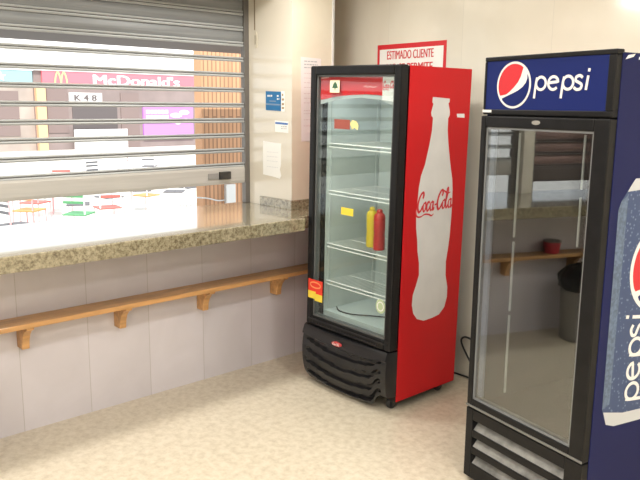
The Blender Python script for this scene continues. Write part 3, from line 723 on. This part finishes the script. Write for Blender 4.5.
for c in (11.13, 11.42): stroke(bm, [(c-.145, 2.56), (c-.11, 2.85), (c-.03, 3.08), (c+.03, 3.08), (c+.11, 2.85), (c+.145, 2.56)], rf, .07, d=.01, n=5)
obj('arch_emblem', bm, mat('yellow_arches', (.85, .62, .25), .5), sb)
for a in (10.05,): box('column', mat('peach_column', (.75, .42, .24), .7), t, rb(-.2, .25, a, a+.42, GZ, 2.5))
wdk = mat('dark_shop_window', (.10, .085, .085), .3); wdm = mat('brown_shop_window', (.20, .15, .14), .4)
box('window', wdm, t, rb(0, .04, 10.6, 11.6, .3, 2.35)); box('window', wdk, t, rb(0, .04, 11.8, 14.1, -.2, 1.6)); box('door', wdm, t, rb(0, .05, 14.3, 15.3, GZ, 2.2))
s = box('price_board', mat('white_board', (.62, .60, .60), .6), t, rb(0, .10, 11.64, 13.3, 1.70, 2.18))
obj('lettering', text_bm('K 4 8', .28, 1.1, lambda a, b, d: (.10+d, 11.9+a-14, 1.80+b-GZ), depth=.01, bold=.03), mat('dark_letters', (.12, .10, .10), .5), s)
s = box('purple_banner', mat('purple_banner', (.50, .20, .62), .6), t, rb(0, .12, 15.5, 18.45, -.1, 1.52))
bm = new_bm()
for r_ in range(3):
    x = 15.65
    for k in range(6):
        l = random.uniform(.12, .24); z = 1.2-r_*.26; add_box(bm, .121, .14, x-14, x+l-14, z-GZ, z+.17-GZ); x += l+.05
for (cx, cz, rx, rz_) in ((17.4, 1.1, .35, .12), (17.9, 1.25, .3, .12), (18.0, .85, .35, .1), (17.5, .75, .2, .12)):
    add_prism(bm, arc(cx, cz, rx, rz_, 0, 360, 16)[:-1], lambda a, b, d: (.12+d, a-14, b-GZ), .001, .02)
obj('white_shapes', bm, mat('white_sign_letters', (.9, .9, .9), .5), s)
box('low_panel', mat('white_low_panel', (.80, .80, .80), .6), t, rb(.3, .35, 11.7, 14.45, GZ, .45))

t = thing('shop_building', 'neighbouring shop front with teal sign at the left edge of the view outside', 'building', (FX, 4, GZ))
def rb2(x0, x1, y0, y1, z0, z1): return (x0, x1, y0-4, y1-4, z0-GZ, z1-GZ)
box('wall', mat('beige_shop_wall', (.40, .34, .30), .8, noise=.25, nscale=.7), t, rb2(-.5, 0, -14, 10.0, GZ, 6.0))
box('fascia', mat('white_fascia', (.85, .85, .84), .7), t, rb2(0, .15, -14, 10.0, 3.12, 6.0))
s = box('sign_board', mat('teal_sign_board', (.25, .42, .45), .6), t, rb2(0, .12, 2.5, 9.95, 2.50, 3.12)); s['label'] = 'teal sign board'
bm = new_bm(); pts = []
for k in range(10):
    a = R(90+36*k); r_ = .24 if k % 2 == 0 else .10; pts.append((8.55+r_*math.cos(a), 2.82+r_*math.sin(a)))
add_prism(bm, pts, lambda a, b, d: (.12+d, a-4, b-GZ), .001, .02); obj('star_emblem', bm, mat('white_sign_letters', (.9, .9, .9), .5), s)
for y in (4.6, 6.4, 8.0): box('window', wdm, t, rb2(0, .04, y, y+1.3, .2, 2.2))
t = thing('far_building', 'pale building continuing along the far side of the plaza to the right', 'building', (FX, 28, GZ))
box('wall', mat('pale_far_wall', (.6, .57, .52), .8), t, (-.5, 0, -8.7, 14, 0, 7))
for y in (-7, -4, -1, 2, 5): box('window', wdk, t, (0, .05, y, y+1.4, 1, 3))

# orange ribbed brick pillar just outside
t = thing('brick_pillar', 'orange ribbed brick pillar standing outside right behind the shutter end', 'pillar', (-3.5, 2.15, GZ))
ribm = bpy.data.materials.new('orange_ribbed_brick'); ribm.use_nodes = True; nt = ribm.node_tree; b_ = nt.nodes['Principled BSDF']; b_.inputs['Roughness'].default_value = .8
tc = nt.nodes.new('ShaderNodeTexCoord'); mp = nt.nodes.new('ShaderNodeMapping'); mp.inputs['Rotation'].default_value = (0, R(90), 0)
br = nt.nodes.new('ShaderNodeTexBrick'); br.inputs['Color1'].default_value = (.60, .34, .19, 1); br.inputs['Color2'].default_value = (.52, .29, .16, 1); br.inputs['Mortar'].default_value = (.30, .17, .10, 1)
br.inputs['Scale'].default_value = 1; br.inputs['Brick Width'].default_value = 1.4; br.inputs['Row Height'].default_value = .058; br.inputs['Mortar Size'].default_value = .009
sp = nt.nodes.new('ShaderNodeSeparateXYZ'); cb = nt.nodes.new('ShaderNodeCombineXYZ')
nt.links.new(tc.outputs['Object'], sp.inputs[0]); nt.links.new(sp.outputs[2], cb.inputs[0]); nt.links.new(sp.outputs[1], cb.inputs[1]); nt.links.new(cb.outputs[0], br.inputs['Vector']); nt.links.new(br.outputs[0], b_.inputs['Base Color'])
bm = new_bm(); add_box(bm, -.15, 0, -.50, 2.0, 0, 5.0); obj('pillar_body', bm, ribm, t)
bm = new_bm(); add_box(bm, 0, .05, -.20, -.06, 1.05, 1.29); bx_ = obj('meter_box', bm, white_pl, t, .005); bx_['label'] = 'small white box'
bm = new_bm(); add_tube(bm, smooth_path([(.012, -.60, 1.16), (.012, -.45, 1.14), (.012, -.30, 1.10), (.012, -.19, 1.10)], 4), .008, 6); obj('cable', bm, white_pl, bx_)

# terrace chairs and tables
def chair(loc, rz, seat_m, fr_m, label):
    c = thing('cafe_chair', label, 'chair', loc, rz, 'terrace chairs')
    bm = new_bm(); add_box(bm, -.20, .20, -.20, .20, .44, .465); obj('seat', bm, seat_m, c, .008)
    bm = new_bm(); 
    for z in (.66, .76, .84): add_box(bm, -.19, .19, .185, .20, z-.022, z+.022)
    obj('backrest', bm, seat_m, c, .004)
    for (sx, sy) in ((-1, -1), (1, -1), (-1, 1), (1, 1)):
        bm = new_bm(); top = .86 if sy > 0 else .45
        add_tube(bm, [(sx*.19, sy*.21, 0), (sx*.18, sy*.185, .45), (sx*.18, sy*.195, top)] if sy > 0 else [(sx*.19, sy*.21, 0), (sx*.18, sy*.185, top)], .013, 6); obj('leg', bm, fr_m, c)
    return c
wm = mat('white_metal_frame', (.75, .74, .74), .5); dm = mat('dark_seat', (.10, .10, .11), .6); rm = mat('red_seat', (.55, .12, .10), .6); om = mat('orange_seat', (.70, .25, .08), .6); gm = mat('green_seat', (.08, .28, .12), .6); pm = mat('pink_metal_frame', (.65, .35, .36), .5)
CH = [((-7.1, .72), dm, pm, 'dark', 'leftmost dark-seated'), ((-6.9, 1.0), None, None, '', ''), ((-8.7, 2.4), dm, wm, 'dark', ''), ((-7.6, 1.92), gm, wm, 'green', ''), ((-8.5, 1.45), om, pm, 'orange', ''), ((-9.4, 1.9), rm, pm, 'red', ''),
      ((-8.0, 2.62), rm, wm, 'red', ''), ((-9.3, 3.3), dm, wm, 'dark', ''), ((-9.9, 4.3), dm, wm, 'dark', ''), ((-9.1, 3.99), om, wm, 'orange', ''), ((-9.3, 4.75), dm, wm, 'dark', ''), ((-9.8, 5.4), dm, wm, 'dark', ''), ((-10.8, 3.0), rm, pm, 'red', ''), ((-12.5, 4.6), dm, wm, 'dark', ''), ((-13.6, 6.2), rm, wm, 'red', ''), ((-13.5, 3.6), wm, wm, 'white', ''), ((-15, 7.4), dm, wm, 'dark', '')]
n_ = 0
LB = {0: 'dark-seated pink-framed chair outside, nearest the left edge of the shutter gap', 2: 'dark-seated terrace chair outside behind the green-seated chair', 3: 'green-seated white metal chair on the terrace outside', 4: 'orange-seated pink-framed chair outside, left of the green chair',
      5: 'red-seated pink-framed chair outside between orange and green chairs', 6: 'red-seated white-framed chair outside, right of the green chair', 7: 'dark-seated chair outside just right of the red white-framed chair', 8: 'dark-seated chair outside behind the orange white-framed chair',
      9: 'orange-seated white-framed chair outside in the middle of the terrace', 10: 'dark-seated chair outside, right of the orange white-framed chair', 11: 'dark-seated chair outside nearest the orange brick pillar', 12: 'red-seated pink-framed chair outside in the row behind',
      13: 'dark-seated chair outside seen above the shutter bottom bar', 14: 'red-seated chair far back on the terrace near the restaurant', 15: 'all-white chair far back on the left of the terrace', 16: 'dark-seated chair outside farthest back, towards the restaurant door'}
for i, (p, a, b, c, d) in enumerate(CH):
    if a is None: continue
    chair((p[0], p[1], GZ), random.uniform(0, 6.28), a, b, LB[i])
TB = [((-8.0, .65), 'round white table outside beside the leftmost chairs'), ((-8.5, 3.35), 'round white table outside between the red and orange seats'), ((-10.5, 4.9), 'round white table outside behind the dark-seated chairs'), ((-10.2, 2.4), 'round white table outside behind the red pink-framed chair'), ((-13, 5.4), 'round white table far back on the terrace outside')]
for p, lb in TB:
    tt = thing('cafe_table', lb, 'table', (p[0], p[1], GZ), 0, 'terrace tables')
    bm = new_bm(); add_lathe(bm, [(.34, .715), (.35, .72), (.35, .735), (.34, .74)], seg=28); obj('tabletop', bm, wm, tt)
    bm = new_bm(); add_lathe(bm, [(.03, .02), (.03, .714)], seg=12); obj('leg', bm, wm, tt)
    bm = new_bm(); add_lathe(bm, [(.22, 0), (.22, .012), (.05, .02)], seg=24); obj('base', bm, wm, tt)
